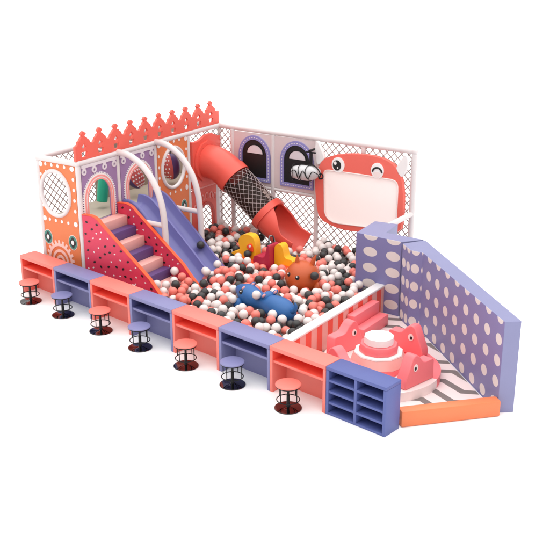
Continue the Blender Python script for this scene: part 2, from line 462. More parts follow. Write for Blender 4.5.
def gear(fr, cu, cv, w, parent):
    o = MB(); n = 22; pts = []
    for i in range(n):
        for f_, r in ((.0, .335), (.28, .335), (.36, .395), (.80, .395), (.90, .335)):
            a = 2*PI*(i+f_)/n; pts.append((cu+.88*r*math.cos(a), cv+r*math.sin(a)))
    o.plate(fr, pts, [ellp(cu, cv, .88*.285, .285, 44)], w+.001, w+.007, 0)
    o.plate(fr, ellp(cu, cv, .88*.225, .225, 44), [ellp(cu, cv, .88*.175, .175, 44)], w+.001, w+.007, 1)
    o.plate(fr, ellp(cu, cv, .88*.12, .12, 40), [ellp(cu, cv, .88*.07, .07, 40)], w+.001, w+.007, 1)
    return o.build('gear_print', [M['palepink'], M['palepink']], parent)
gear(frFront, .66, .60, .03, fbd)

# violet arched boards
def valance(a0, a1, rings, parent):
    o = MB(); pts = [(a0, 2.392), (a1, 2.392)]; n = 60; zc = 2.285
    low = []
    rs = sorted(rings)
    for i in range(n+1):
        a = a0+(a1-a0)*i/n
        d = min(abs(a-r) for r in rs)
        low.append((a, zc-.005+.06*(1-max(0, 1-d/.075)**2)**.5))
    pts = pts[::-1]+low
    o.plate(frA, pts, (), .031, .044, 0)
    for r in rs:
        o.plate(frA, ellp(r, zc-.012, .058, .058, 24), [ellp(r, zc-.016, .024, .026, 16)], .0315, .047, 0)
    return o.build('valance', M['lilac'], parent)
for a0, a1, c, hw, zt, rings, in ((.048, .952, .455, .40, 2.185, (.105, .36, .625, .88)), (1.048, 2.012, 1.535, .40, 2.195, (1.13, 1.395, 1.665, 1.93))):
    o = MB().plate(frA, [(a0, .05), (a1, .05), (a1, 2.392), (a0, 2.392)], [archp(c, hw-.10, 1.36, zt-.10)], 0, .03).build('violet_board', M['purple'], tw)
    valance(a0, a1, rings, o)
    f = MB()
    f.plate(frA, archband(c, hw, hw-.028, 1.36, zt, .028), (), .031, .040, 1)
    f.plate(frA, archband(c, hw-.028, hw-.058, 1.36, zt-.028, .030), (), .031, .050, 0)
    f.plate(frA, archband(c, hw-.058, hw-.078, 1.36, zt-.058, .020), (), .031, .046, 1)
    f.plate(frA, archband(c, hw-.078, hw-.106, 1.36, zt-.078, .028), (), .031, .054, 0)
    f.build('arch_frame', [M['pinkstripe'], M['white']], o)
    pts = archp(c, hw+.012, 1.38, zt+.012, 40)[1:]; bd = MB()
    path = [Vector((p[0], p[1], 0)) for p in pts]+[Vector((c-hw-.012, 1.38, 0))]
    acc = 0
    for p, q in zip(path, path[1:]):
        Ls = (q-p).length
        while acc < Ls:
            e = p+(q-p)*(acc/Ls if Ls else 0); bd.plate(frA, ellp(e.x, e.y, .0125, .0125, 10), (), .031, .042); acc += .042
        acc -= Ls
    bd.build('bead_trim', M['white'], o)

# orange board with round window (third bay)
o3 = MB().plate(frA, [(2.108, .05), (3.052, .05), (3.052, 2.40), (2.108, 2.40)], [ellp(2.585, 1.865, .335, .375, 48)], 0, .03).build('orange_board', M['orange'], tw)
MB().tube(ring(frA, 2.585, 1.865, .35, .39, .034), .036, 12, closed=True).build('window_ring', M['pipe'], o3)
L = [(2.16, 2.355, .045, .04), (3.0, 2.355, .045, .045), (2.16, 1.385, .04, .045), (2.99, 1.39, .042, .055)]
L += [(u, 2.368, .024, .028) for u in (2.31, 2.455, 2.62, 2.79)]+[(u, 1.375, .024, .028) for u in (2.31, 2.455, 2.62, 2.80)]
L += [(2.145, v, .024, .03) for v in (2.155, 1.945, 1.74, 1.55)]+[(3.005, v, .024, .03) for v in (2.15, 1.95, 1.78, 1.6)]
dots(frA, L, .03, 'dot_border', o3)
rosette(frA, 2.885, 1.04, .085, .12, .03, o3); rosette(frA, 2.30, 1.04, .085, .12, .03, o3); gear(frA, 2.585, .58, .03, o3)

# red tube board and lower arched board (fourth bay)
tube_c = (3.62, 1.80)
top = [(3.165, 1.30), (4.125, 1.30), (4.125, 2.235), (4.05, 2.245), (3.95, 2.285), (3.85, 2.325), (3.72, 2.335), (3.60, 2.325), (3.50, 2.285), (3.38, 2.25), (3.27, 2.24), (3.165, 2.25)]
o4 = MB().plate(frA, top, [ellp(*tube_c, .33, .33, 40)], 0, .075).build('tube_board', M['red'], tw, bevel=.018)
MB().plate(frA, ellp(*tube_c, .425, .425, 12), [ellp(*tube_c, .335, .335, 40)], .076, .125).build('flange', M['red'], o4, bevel=.012)
pipe('ledge', [FA(.05, 3.16, 1.285), FA(.05, 4.13, 1.285)], .026, tw, 'pinkstripe', 12)
lo = MB().plate(frA, [(3.148, .03), (4.0, .03), (4.0, 1.25), (3.148, 1.25)], [archp(3.63, .215, .03, .885)], 0, .03).build('arched_board', M['redboard'], tw)
MB().plate(frA, archband(3.63, .275, .215, .03, .945, .06), (), .031, .05, 0).build('arch_frame', M['darkred'], lo)
pl = MB()
for a, z in ((3.26, .86), (3.375, .955), (3.50, 1.02), (3.65, 1.045), (3.80, 1.03), (3.93, .985)):
    pl.plate(frA, archp(a, .055, z-.03, z+.10, 12), [archp(a, .030, z-.028, z+.072, 12)], .031, .042)
pl.build('loop_trim', M['pinkstripe'], lo)
MB().plate(frA, [(4.001, .03), (4.15, .03), (4.15, 1.25), (4.001, 1.25)], (), -.001, .028).build('pale_board', M['lilac'], tw)

# crown board along the top
cb = []; P0, SP = .165, .4125
prof = [(-.5, .29), (-.43, .295), (-.375, .315), (-.345, .345), (-.335, .36), (-.28, .366), (-.225, .384), (-.185, .408), (-.105, .422), (-.08, .432), (-.08, .442), (-.15, .462), (-.155, .478), (-.09, .496), (-.075, .506), (-.02, .518)]
prof = prof+[(-x, z) for x, z in prof[::-1]]
pts = [(-.055, 2.435+.045), (-.055, 2.72)]
for i in range(10):
    for x, z in prof:
        a = P0+SP*i+x*SP
        if a > -.05: pts.append((a, 2.43+.045+z-.03))
pts = [p for p in pts if p[0] < 4.06]+[(4.09, 2.70), (4.15, 2.735), (4.15, 2.48)]
q = []
for p in pts:
    if not q or (abs(p[0]-q[-1][0])+abs(p[1]-q[-1][1])) > 2e-3: q.append(p)
holes = []
for i in range(10):
    a = P0+SP*i
    holes.append([(a, 2.758), (a-.056, 2.697), (a, 2.636), (a+.056, 2.697)])
    holes.append([(a-.074, 2.614), (a-.058, 2.525), (a+.058, 2.525), (a+.074, 2.614)])
MB().plate(frA, q, holes, -.02, .028).build('crown', M['crown'], tw, bevel=.006)

# guard hoops with grab bars on either side of the slide
hp = [(.0, 2.45), (.15, 2.447), (.34, 2.405), (.59, 2.262), (.79, 2.035), (.92, 1.778), (.995, 1.47), (1.025, 1.05), (1.03, .6), (1.03, .122)]
for a, lab in ((1.005, 'white bent pipe guard hoop between the stairs and the twin slide'), (2.07, 'white bent pipe guard hoop beyond the twin slide, by the round window')):
    t = thing('guard_hoop', lab, 'guard hoop', FA(1.03, a, .12))
    pts = catmull([FA(n, a, z) for n, z in hp], 6)
    MB().tube(pts, .056, 16).build('hoop', M['pipe'], t)
    MB().tube([FA(.05, a, 1.255), FA(1.0, a, 1.245)], .047, 14).build('grab_bar', M['pipe'], t)

# hanging bags inside the tower
p = FA(-.45, 1.10, 1.70)
t = thing('punching_bag', 'green cylindrical punching bag hanging behind the first violet arch', 'punching bag', FA(-.45, 1.10, 1.47))
MB().tube([FA(-.45, 1.045, 1.47), FA(-.45, 1.048, 1.485), FA(-.45, 1.14, 1.98), FA(-.45, 1.143, 2.0)], [.085, .10, .10, .085], 24).build('bag', M['green'], t)
MB().tube([FA(-.45, 1.14, 1.995), FA(-.45, 1.15, 2.40)], .012, 8).build('strap', M['black'], t)
MB().tube([FA(-.93, 1.15, 2.41), FA(-.02, 1.15, 2.41)], .02, 10).build('crossbar', M['pipe'], tw)
def hangbag(a, z, ra, rz, lab, tilt, th_):
    c = FA(-.45, a, z)
    t = thing('hanging_bag', lab, 'hanging bag', c-Vector((0, 0, rz)))
    R_ = Matrix.Rotation(math.radians(th_), 3, 'Z') @ Matrix.Rotation(tilt, 3, 'X')
    o = MB(); seg, rg = 32, 20; vs = []; 
    for hemi, mi in ((0, 0), (1, 1)):
        vs = []; fs = []
        for i in range(rg+1):
            ph_ = PI*i/rg
            for k in range(seg//2+1):
                th = PI*hemi+PI*k/(seg//2)
                vs.append(c+R_ @ Vector((ra*math.sin(ph_)*math.cos(th), ra*math.sin(ph_)*math.sin(th), rz*math.cos(ph_))))
        w = seg//2+1
        for i in range(rg):
            for k in range(w-1): fs.append((i*w+k, (i+1)*w+k, (i+1)*w+k+1, i*w+k+1))
        o.add(vs, fs, mi)
    bag = o.build('bag', [M['bagpurple'], M['bagred']], t)
    s = MB()
    for i in range(2, rg-1, 2):
        ph_ = PI*i/rg
        for k in range(7):
            th = PI+PI*(k+.5+(.5 if (i//2) % 2 else 0))/8
            d = Vector((ra*math.sin(ph_)*math.cos(th), ra*math.sin(ph_)*math.sin(th), rz*math.cos(ph_)))
            nn = R_ @ Vector((d.x/ra**2, d.y/ra**2, d.z/rz**2)); nn.normalize()
            s.lathe(c+R_ @ d, [(.021, -.004), (.019, .005), (.0, .006)], 4, ax=nn)
    s.build('spots', M['white'], bag)
    MB().tube([c+Vector((0, 0, rz*.97)), Vector((c.x, c.y, 2.40))], .012, 8).build('strap', M['black'], t)
    MB().tube([FA(-.93, a, 2.41), FA(-.02, a, 2.41)], .02, 10).build('crossbar', M['pipe'], tw)
hangbag(1.99, 1.74, .17, .24, 'dark purple and spotted red hanging bag seen through the second violet arch', -.6, 112)
hangbag(3.12, 1.72, .19, .27, 'spotted red and dark purple hanging bag seen through the round window', .1, -28)

# ------------------------------------------------------------------ back fence
bf = thing('back_fence', 'white pipe back fence with diamond netting and two black window boards', 'fence', FS(3.2, TB, 0))
sb = [1.394, 2.391, 3.404, 4.421, 5.459]
for s in sb: MB().tube([FS(s, TB, 0), FS(s, TB, ZT-.04)], .047 if s < 5.4 else .055, 16).build('post', M['pipe'], bf)
MB().tube([FS(1.0, TB+.04, ZT), FS(5.46, TB, ZT)], .055, 16).build('top_rail', M['pipe'], bf)
MB().ell(FS(5.46, TB, ZT), (.062, .062, .062)).build('corner_joint', M['pipe'], bf)
MB().tube([FS(1.394, TB, 1.30), FS(3.404, TB, 1.30)], .038, 14).build('middle_rail', M['pipe'], bf)
MB().tube([FS(1.0, TB, .08), FS(5.46, TB, .08)], .045, 14).build('bottom_rail', M['pipe'], bf)
netting(frBack, 1.05, 1.35, .1, ZT-.05, 'netting', bf)
netting(frBack, 1.44, 2.35, .1, 1.27, 'netting', bf); netting(frBack, 2.43, 3.36, .1, 1.27, 'netting', bf)
netting(frBack, 3.45, 4.38, .1, ZT-.05, 'netting', bf); netting(frBack, 4.46, 5.41, .1, ZT-.05, 'netting', bf)
for s0, s1, c in ((1.435, 2.35, 1.955), (2.432, 3.362, 2.965)):
    o = MB().plate(frBack, [(s0, 1.34), (s1, 1.34), (s1, 2.375), (s0, 2.375)], (), -.01, .02).build('window_board', M['winpanel'], bf)
    zt, z0, hw = 2.335, 1.415, .385
    wf = MB().plate(frBack, archp(c, hw, z0, zt), [archp(c, hw-.085, z0+.075, zt-.085)], .021, .045).build('window_frame', M['winblue'], o)
    st_ = MB(); pts = archp(c, hw-.042, z0+.036, zt-.042, 30); path = [Vector((p[0], p[1], 0)) for p in pts+pts[:1]]; acc = .03
    for p, q in zip(path, path[1:]):
        Ls = (q-p).length; d = (q-p)/max(Ls, 1e-6); nrm = Vector((-d.y, d.x, 0))
        while acc < Ls:
            e = p+d*acc; h = d*.016; k = nrm*.006
            st_.plate(frBack, [(x.x, x.y) for x in (e-h-k, e+h-k, e+h+k, e-h+k)], (), .0455, .048); acc += .062
        acc -= Ls
    st_.build('stitching', M['white'], wf)
    MB().plate(frBack, archp(c, hw-.086, z0+.076, zt-.086), (), .021, .026).build('window_pane', M['black'], o)
    g = [(c-.175+.0, 1.975)]+[(c+.01+.185*math.cos(PI*(1-i/20)), 1.975+.165*math.sin(PI*i/20)) for i in range(21)]
    MB().plate(frBack, g[1:], (), .0265, .034).build('fan_light', M['lilac'], o)
    MB().tube([frBack(c+.01+.2*math.cos(PI*i/20), 1.97+.18*math.sin(PI*i/20), .034) for i in range(21)], .007, 6).build('fan_rim', M['blackmetal'], o)

# monster screen on the fence
TM = TB-.07
def frM(u, v, w): return FS(u, TM-w, v)
ms_ = thing('monster_screen', 'red monster face screen with winking eye and white horns on the back fence', 'projection screen', FS(4.4, TM, .78))
body = [(3.557, 1.945), (3.61, 2.04), (3.712, 2.127), (3.82, 2.175), (3.933, 2.212), (4.15, 2.255), (4.367, 2.28), (4.55, 2.29), (4.739, 2.284), (4.88, 2.268), (5.003, 2.236), (5.12, 2.18), (5.205, 2.103), (5.275, 2.0), (5.319, 1.869), (5.35, 1.65), (5.36, 1.425), (5.355, 1.18), (5.335, 1.0), (5.25, .92), (5.10, .88), (4.959, .856), (4.637, .815), (4.252, .785), (4.10, .785), (3.97, .798), (3.82, .83), (3.682, .877), (3.60, .93), (3.555, 1.0), (3.52, 1.15), (3.50, 1.30), (3.473, 1.535), (3.475, 1.67), (3.495, 1.80)]
scr = [(3.675, 1.835), (3.69, 1.868), (3.73, 1.89), (3.80, 1.90), (4.4, 1.905), (5.10, 1.90), (5.17, 1.885), (5.215, 1.85), (5.235, 1.79), (5.24, 1.70), (5.235, 1.05), (5.22, .99), (5.17, .955), (5.10, .945), (4.6, .925), (4.024, .895), (3.90, .90), (3.80, .935), (3.735, 1.0), (3.70, 1.08)]
bd = MB().plate(frM, body[::-1], [scr[::-1]], 0, .10).build('face_board', M['monster'], ms_, bevel=.02)
MB().plate(frM, scr[::-1], (), .01, .075).build('screen', M['screen'], ms_)
MB().tube([frM(u, v, .10) for u, v in scr], .014, 8, closed=True).build('screen_rim', M['softpale'], ms_)
for hn in ([(3.469, 2.40), (3.50, 2.43), (3.535, 2.40), (3.596, 2.293), (3.66, 2.17), (3.68, 2.11), (3.62, 2.04), (3.574, 1.985), (3.50, 1.977), (3.468, 2.08), (3.455, 2.2), (3.458, 2.31)],
           [(5.33, 2.374), (5.375, 2.385), (5.405, 2.34), (5.42, 2.233), (5.40, 2.14), (5.37, 2.064), (5.30, 1.965), (5.21, 2.009), (5.175, 2.107), (5.20, 2.18), (5.25, 2.25), (5.29, 2.31)]):
    MB().plate(frM, hn, (), .02, .10).build('horn', M['white'], ms_, bevel=.022)
e = MB().plate(frM, ellp(3.985, 2.03, .135, .145, 36), (), .101, .118).build('eye', M['eyewhite'], ms_)
pp = MB().plate(frM, ellp(3.965, 2.02, .088, .098, 28), (), .1185, .126, 0).plate(frM, ellp(3.93, 2.06, .030, .034, 20), (), .1265, .130, 1).plate(frM, ellp(3.985, 1.975, .016, .018, 16), (), .1265, .130, 1)
pp.build('pupil', [M['black'], M['white']], e)
e = MB().plate(frM, ellp(4.815, 2.03, .13, .145, 36), (), .101, .118).build('eye', M['eyewhite'], ms_)
w_ = [(4.815+.098*math.cos(a), 1.985+.10*math.sin(a)) for a in [math.radians(170-160*i/16) for i in range(17)]]
MB().tube([frM(u, v, .121) for u, v in w_], .017, 8).build('wink_line', M['black'], e)
MB().plate(frM, [(4.815+.075*math.cos(2*PI*i/24), 1.955+.055*math.sin(2*PI*i/24)) for i in range(24)], (), .1185, .121).build('cheek', M['softpale'], e)

# projector cradle in front of the second window
tp = 4.25
pj_ = thing('projector', 'silver wrapped projector with black wire cradle hanging before the second window', 'projector', FS(3.32, tp, 1.66))
P = [FS(3.035, tp, 1.79), FS(3.06, tp, 1.79), FS(3.2, tp, 1.80), FS(3.4, tp, 1.815), FS(3.52, tp, 1.84), FS(3.62, tp, 1.855)]
MB().tube(P, [.06, .115, .145, .15, .13, .07], 24).build('body', M['silver'], pj_)
wr = MB()
for k, sx in enumerate((3.09, 3.25, 3.43)):
    c = 1.79+(sx-3.04)*.08
    wr.tube([FS(sx+.03*math.cos(i*2*PI/24*2+k), tp-.158*math.cos(2*PI*i/24), c+.158*math.sin(2*PI*i/24)) for i in range(24)], .007, 6, closed=True)
wr.tube(catmull([FS(3.03, tp-.13, 1.80), FS(3.18, tp-.16, 1.87), FS(3.27, tp-.165, 1.72), FS(3.36, tp-.165, 1.88), FS(3.47, tp-.16, 1.74), FS(3.56, tp-.15, 1.88), FS(3.66, tp-.1, 1.84)], 6), .009, 6)
wr.tube(catmull([FS(3.30, tp, 1.95), FS(3.46, tp-.03, 1.985), FS(3.60, tp-.05, 1.95), FS(3.69, tp-.06, 1.84), FS(3.66, tp-.06, 1.75), FS(3.72, tp-.06, 1.77)], 6), .012, 6)
wr.build('wire_cradle', M['blackmetal'], pj_)
MB().tube([frBack(3.70+.05*math.cos(2*PI*i/20), 1.80+.05*math.sin(2*PI*i/20), TB-tp+.06) for i in range(20)], .012, 6, closed=True).build('lens_ring', M['blackmetal'], pj_)
br = MB(); br.tube([FS(3.44, tp, 1.95), FS(3.44, tp, 2.22)], .032, 12)
br.box(FS, (3.335, tp-.02, 2.205), (3.545, tp+.02, 2.228)); br.box(FS, (3.39, tp-.018, 2.228), (3.43, TB-.04, 2.26))
br.build('bracket', M['blackmetal'], pj_)

# ------------------------------------------------------------------ stairs
ss = thing('soft_stairs', 'watermelon red padded stairs with alternating pale pink and plum steps', 'stairs', FA(.9, .48, 0))
prof = [(.052, .02), (.052, 1.555), (.20, 1.565), (.26, 1.562), (.33, 1.545), (.40, 1.508), (.49, 1.425), (1.46, .64), (1.65, .425), (1.98, .13), (1.98, .02)]
def inside(px, py, poly):
    c = False; j = len(poly)-1
    for i in range(len(poly)):
        if (poly[i][1] > py) != (poly[j][1] > py) and px < (poly[j][0]-poly[i][0])*(py-poly[i][1])/(poly[j][1]-poly[i][1])+poly[i][0]: c = not c
        j = i
    return c
for a0, a1 in ((-.035, .03), (.885, .945)):
    fr = lambda u, v, w, a0=a0: FA(u, a0+w, v)
    sp = MB().plate(fr, prof, (), 0, a1-a0).build('side_panel', M['stairred'], ss, bevel=.008)
    edge = MB(); topl = prof[1:-1]
    up = []
    for i, p in enumerate(topl):
        d = Vector((topl[min(i+1, len(topl)-1)][0]-topl[max(i-1, 0)][0], topl[min(i+1, len(topl)-1)][1]-topl[max(i-1, 0)][1])).normalized()
        up.append((p[0]-d.y*.012, p[1]+d.x*.012))
    edge.plate(fr, [(p[0], p[1]+.002) for p in topl]+up[::-1], (), -.006, a1-a0+.006)
    edge.build('edge_trim', M['trim'], sp)
    seeds = MB(); rnd = random.Random(5 if a0 < 0 else 9); placed = []
    for tries in range(4000):
        u, v = rnd.uniform(.08, 1.9), rnd.uniform(.15, 1.52)
        if not all(inside(u+dx, v+dz, prof) for dx, dz in ((.05, 0), (-.05, 0), (0, .06), (0, -.05))): continue
        if any((u-x)**2+(v-y)**2 < .112**2 for x, y in placed): continue
        placed.append((u, v)); black = rnd.random() < .5; r = .0205 if black else .0135; ro = rnd.uniform(-.8, .8)
        pts = []
        for i in range(12):
            x, y = r*1.35*math.cos(2*PI*i/12), r*.95*math.sin(2*PI*i/12)
            pts.append((u+x*math.cos(ro)-y*math.sin(ro), v+x*math.sin(ro)+y*math.cos(ro)))
        seeds.plate(fr, pts, (), -.0035, -.0005, 0 if black else 1)
        if len(placed) > 82: break
    seeds.build('seed_print', [M['black'], M['white']], sp)
nn = [.052, .278, .468, .652, .838, 1.05, 1.217, 1.40]; zz = [1.37, 1.20, 1.045, .875, .715, .55]
for i in range(6):
    MB().box(lambda u, v, w: FA(u, v, w), (nn[i] if i else .052, .032, zz[i]-.19), (nn[i+1], .883, zz[i]), bev=.014).build('step', M['steppink' if i % 2 == 0 else 'steppurple'], ss)
MB().plate(lambda u, v, w: FA(u, .032+w, v), [(1.218, .20), (1.219, .395), (1.45, .31), (1.95, .15), (1.95, .13)], (), 0, .85).build('landing_mat', M['steppink'], ss, bevel=.01)
MB().plate(lambda u, v, w: FA(u, .034+w, v), [(.06, .03), (.06, 1.17), (.27, 1.0), (1.20, .34), (1.216, .03)], (), 0, .846).build('core', M['steppurple'], ss)

# ------------------------------------------------------------------ twin slide
ts = thing('twin_slide', 'blue violet two lane plastic slide running down into the ball pit', 'slide', FA(1.0, 1.52, .1))
path = catmull([Vector((n, z, 0)) for n, z in ((.035, 1.575), (.20, 1.57), (.38, 1.48), (.66, 1.215), (.93, .965), (1.17, .735), (1.42, .49), (1.62, .315), (1.80, .235), (1.98, .21))], 5)
c0, c1, aL, aM, aR, hw = [], [], 1.10, 1.525, 1.96, .042
def lane(a0, a1, n=16):                                 # trough between two ridges
    out = []
    for i in range(1, n):
        t_ = i/n; x = a0+(a1-a0)*t_; out.append((x, -.185*(math.sin(PI*min(1, max(0, t_)))**.26)))
    return out
cross = [(aL-hw, -.24), (aL-hw, -.02), (aL-hw*.6, -.004), (aL+hw*.6, 0)]+lane(aL+hw, aM-hw)+[(aM-hw*.6, .0), (aM, .005), (aM+hw*.6, .0)]+lane(aM+hw, aR-hw)+[(aR-hw*.6, 0), (aR+hw*.6, -.004), (aR+hw, -.02), (aR+hw, -.24)]
rings = []
for i, p in enumerate(path):
    d = (path[min(i+1, len(path)-1)]-path[max(i-1, 0)]).normalized(); nv = Vector((-d.y, d.x))
    rings.append([FA(p.x+nv.x*h, a, max(.125, p.y+nv.y*h)) for a, h in cross])
MB().loft(rings).build('chute', M['slide'], ts, ang=50)
MB().box(lambda u, v, w: FA(u, v, w), (.06, 1.12, .12), (.20, 1.94, 1.30)).build('support', M['slide'], ts)

# ------------------------------------------------------------------ tube slide
tb = thing('tube_slide', 'red tube slide with smoked netted middle and open red chute end', 'tube slide', FA(1.2, 3.6, .2))
ax = catmull([Vector((n, z, 0)) for n, z in ((.09, 1.80), (.28, 1.785), (.46, 1.715), (.68, 1.575), (1.10, 1.25), (1.47, .955), (1.74, .755), (2.0, .60), (2.29, .475))], 8)
def axrings(i0, i1, r0, r1, seg=36, a=3.62):
    R = []
    for i in range(i0, i1+1):
        p = ax[i]; d = (ax[min(i+1, len(ax)-1)]-ax[max(i-1, 0)]).normalized(); nv = Vector((-d.y, d.x, 0))
        r = r0+(r1-r0)*(i-i0)/max(1, i1-i0)
        R.append([FA(p.x+nv.x*r*math.sin(2*PI*k/seg), a+r*math.cos(2*PI*k/seg), p.y+nv.y*r*math.sin(2*PI*k/seg)) for k in range(seg)])
    return R
def shell(i0, i1, r0, r1, th):
    o = axrings(i0, i1, r0, r1); n_ = axrings(i0, i1, r0-th, r1-th)
    return o+n_[::-1]+[o[0]]
MB().loft(shell(0, 25, .335, .335, .02), caps=False).build('elbow', M['red'], tb)
MB().loft(shell(23, 26, .352, .352, .016), caps=False).build('collar', M['red'], tb)
sm = MB().loft(shell(26, 41, .318, .318, .010), caps=False).build('clear_tube', M['smoke'], tb)
def trough(i0, i1, r, th, lo_, hi_, seg=24):
    R_ = []
    for i in range(i0, i1+1):
        p = ax[i]; d = (ax[min(i+1, len(ax)-1)]-ax[max(i-1, 0)]).normalized(); nv = Vector((-d.y, d.x, 0)); g = []
        for r_, od in ((r, 1), (r-th, -1)):
            for k in range(seg+1)[::od]:
                t_ = lo_+(hi_-lo_)*k/seg; g.append(FA(p.x+nv.x*r_*math.sin(t_), 3.62+r_*math.cos(t_), p.y+nv.y*r_*math.sin(t_)))
        R_.append(g)
    return R_
MB().loft(trough(26, 41, .304, .012, -PI*1.06, PI*.06)).build('dark_trough', M['trough'], tb)
nt_ = MB(); seg = 18; i0, i1 = 26, 41
def onT(fi, k, r):
    i = min(int(fi), len(ax)-2); p = ax[i].lerp(ax[i+1], fi-i); d = (ax[i+1]-ax[max(i-1, 0)]).normalized(); nv = Vector((-d.y, d.x, 0))
    th = 2*PI*k/seg
    return FA(p.x+nv.x*r*math.sin(th), 3.62+r*math.cos(th), p.y+nv.y*r*math.sin(th))
for sg in (1, -1):
    for k in range(seg): nt_.tube([onT(i0+(i1-i0)*j/12, k+sg*j*.62, .323+sg*.002) for j in range(13)], .0026, 4, caps=False)
nt_.build('net_sleeve', M['winpanel'], sm, weld=False)
MB().loft(shell(40, 43, .372, .372, .05), caps=False).build('collar', M['red'], tb)
# open chute: the tube opens upwards and turns into a trough with a rolled lip
def chute(i0, i1, r):
    R = []; seg = 30; n = i1-i0
    for i in range(i0, i1+1):
        f = (i-i0)/n; e = min(1, max(0, (f-.02)/.80)); e = e**.8*(1-.15*math.sin(2*PI*e))
        half = PI*.88*(1-e)+math.radians(100)*e
        p = ax[i]; d = (ax[min(i+1, len(ax)-1)]-ax[max(i-1, 0)]).normalized(); nv = Vector((-d.y, d.x, 0))
        ring_ = []
        rr = r*(1+.03*e)
        for side, r_ in ((1, rr), (-1, rr-.035)):
            for k in range(seg+1):
                th = -PI/2+side*(-half+2*half*k/seg)
                flare = 1+.06*e*abs(2*k/seg-1)**3
                ring_.append(FA(p.x+nv.x*r_*math.sin(th), 3.62+r_*flare*math.cos(th), p.y+nv.y*r_*math.sin(th)))
        R.append(ring_)
    return R
MB().loft(chute(41, len(ax)-1, .345)).build('open_chute', M['red'], tb, bevel=.01, ang=45)

# ------------------------------------------------------------------ striped low wall
S0, S1 = 5.705, 5.86
sw = thing('striped_wall', 'low padded wall with red and pink stripes and white top edge', 'low wall', FS(5.78, 1.4, 0))
def quad_uv(mb, fr, P, uv, mi): mb.add([fr(*p) for p in P], [(0, 1, 2, 3)], mi, uv)
T0, T1 = -.30, 2.80
w = MB()
for s in (S0, S1): quad_uv(w, FS, [(s, T0, 0), (s, T1, 0), (s-.0, T1, .465), (s, T0, .465)], [(T0, 0), (T1, 0), (T1, .465), (T0, .465)], 0)
for tt in (T0, T1): quad_uv(w, FS, [(S0, tt, 0), (S1, tt, 0), (S1, tt, .465), (S0, tt, .465)], [(0, 0), (.15, 0), (.15, .4), (0, .4)], 0)
quad_uv(w, FS, [(S0, T0, .465), (S1, T0, .465), (S1, T1, .465), (S0, T1, .465)], [(0, 0)]*4, 0)
w.build('wall', M['stripes'], sw)
MB().box(FS, (S0-.008, T0-.005, .466), (S1+.008, T1+.005, .505), bev=.01).build('cap', M['softwhite'], sw)

# ------------------------------------------------------------------ dotted padded walls
HP = 1.32
def pad_wall(name, label, plan, faces_uv, cat='padded wall', u_off=None):
    t = thing(name, label, cat, FS(sum(p[0] for p in plan)/len(plan), sum(p[1] for p in plan)/len(plan), 0))
    o = MB(); n = len(plan)
    tri = tessellate_polygon([[Vector((p[0], p[1], 0)) for p in plan]])
    for f in tri:
        o.add([FS(*plan[i], HP) for i in f], [(0, 1, 2)], 0); o.add([FS(*plan[i], 0) for i in f], [(0, 1, 2)], 0)
    mats = [M['pad']]
    for i in range(n):
        p, q = plan[i], plan[(i+1) % n]; L_ = math.hypot(q[0]-p[0], q[1]-p[1])
        if i in faces_uv: continue
        o.add([FS(*p, 0), FS(*q, 0), FS(*q, HP), FS(*p, HP)], [(0, 1, 2, 3)], 0, [(0, 0), (L_, 0), (L_, HP), (0, HP)])
    core = None
    prints = []
    for i, key in faces_uv.items():
        p, q = plan[i], plan[(i+1) % n]; L_ = math.hypot(q[0]-p[0], q[1]-p[1])
        if M[key] not in mats: mats.append(M[key])
        o.add([FS(*p, 0), FS(*q, 0), FS(*q, HP), FS(*p, HP)], [(0, 1, 2, 3)], mats.index(M[key]), [(0, 0), (L_, 0), (L_, HP), (0, HP)])
    o.build('pad', mats, t, bevel=.008)
    return t
planA = [(5.273, 2.806), (6.150, 2.762), (6.40, 3.078), (5.70, 3.08), (5.623, 3.655), (5.202, 3.593)]
pad_wall('padded_wall', 'periwinkle padded wall with wide pale dots behind the foam steps', planA, {0: 'dotA'})
planB = [(6.205, 2.695), (6.475, 2.455), (6.69, 2.445), (8.842, .430), (9.014, .576), (6.43, 3.070)]
pad_wall('padded_wall', 'long periwinkle padded wall with pale dots slanting to the right edge', planB, {0: 'dotC', 1: 'dotC', 2: 'dotB'})
o = MB().tube([FS(5.47, 3.58, 1.275), FS(5.455, TB-.03, 1.275)], .05, 14).build('rail', M['pipe'], bf)

# orange threshold bolster
p0, p1 = Vector((7.992, .352)), Vector((8.800, 1.490)); d = (p1-p0).normalized(); n_ = Vector((-d.y, d.x)); Lb = (p1-p0).length
def frO(u, v, w): q = p0+d*u+n_*v; return Vector((q.x, q.y, w))
bo = MB().box(frO, (0, 0, 0), (Lb, .17, .232), bev=.026).build('threshold_bolster', M['bolster'], loc=frO(Lb/2, .11, 0))
tag(bo, 'orange padded bolster closing the right end of the soft play corner', 'bolster')

# zigzag mat
pm = MB(); plan = [(5.87, .0), (5.87, 2.75), (6.15, 2.74), (6.48, 2.44), (6.69, 2.43), (8.74, .50), (7.93, -.55), (7.86, -.70)]
tri = tessellate_polygon([[Vector((p[0], p[1], 0)) for p in plan]])
for f in tri: pm.add([FS(*plan[i], .012) for i in f], [(0, 1, 2)], 0, [plan[i] for i in f])
for i in range(len(plan)):
    p, q = plan[i], plan[(i+1) % len(plan)]; pm.add([FS(*p, .001), FS(*q, .001), FS(*q, .012), FS(*p, .012)], [(0, 1, 2, 3)], 0, [p, q, q, p])
tag(pm.build('play_mat', M['zigzag'], loc=FS(7, 1.2, 0)), 'white and grey zigzag play mat in the soft play corner', 'mat')

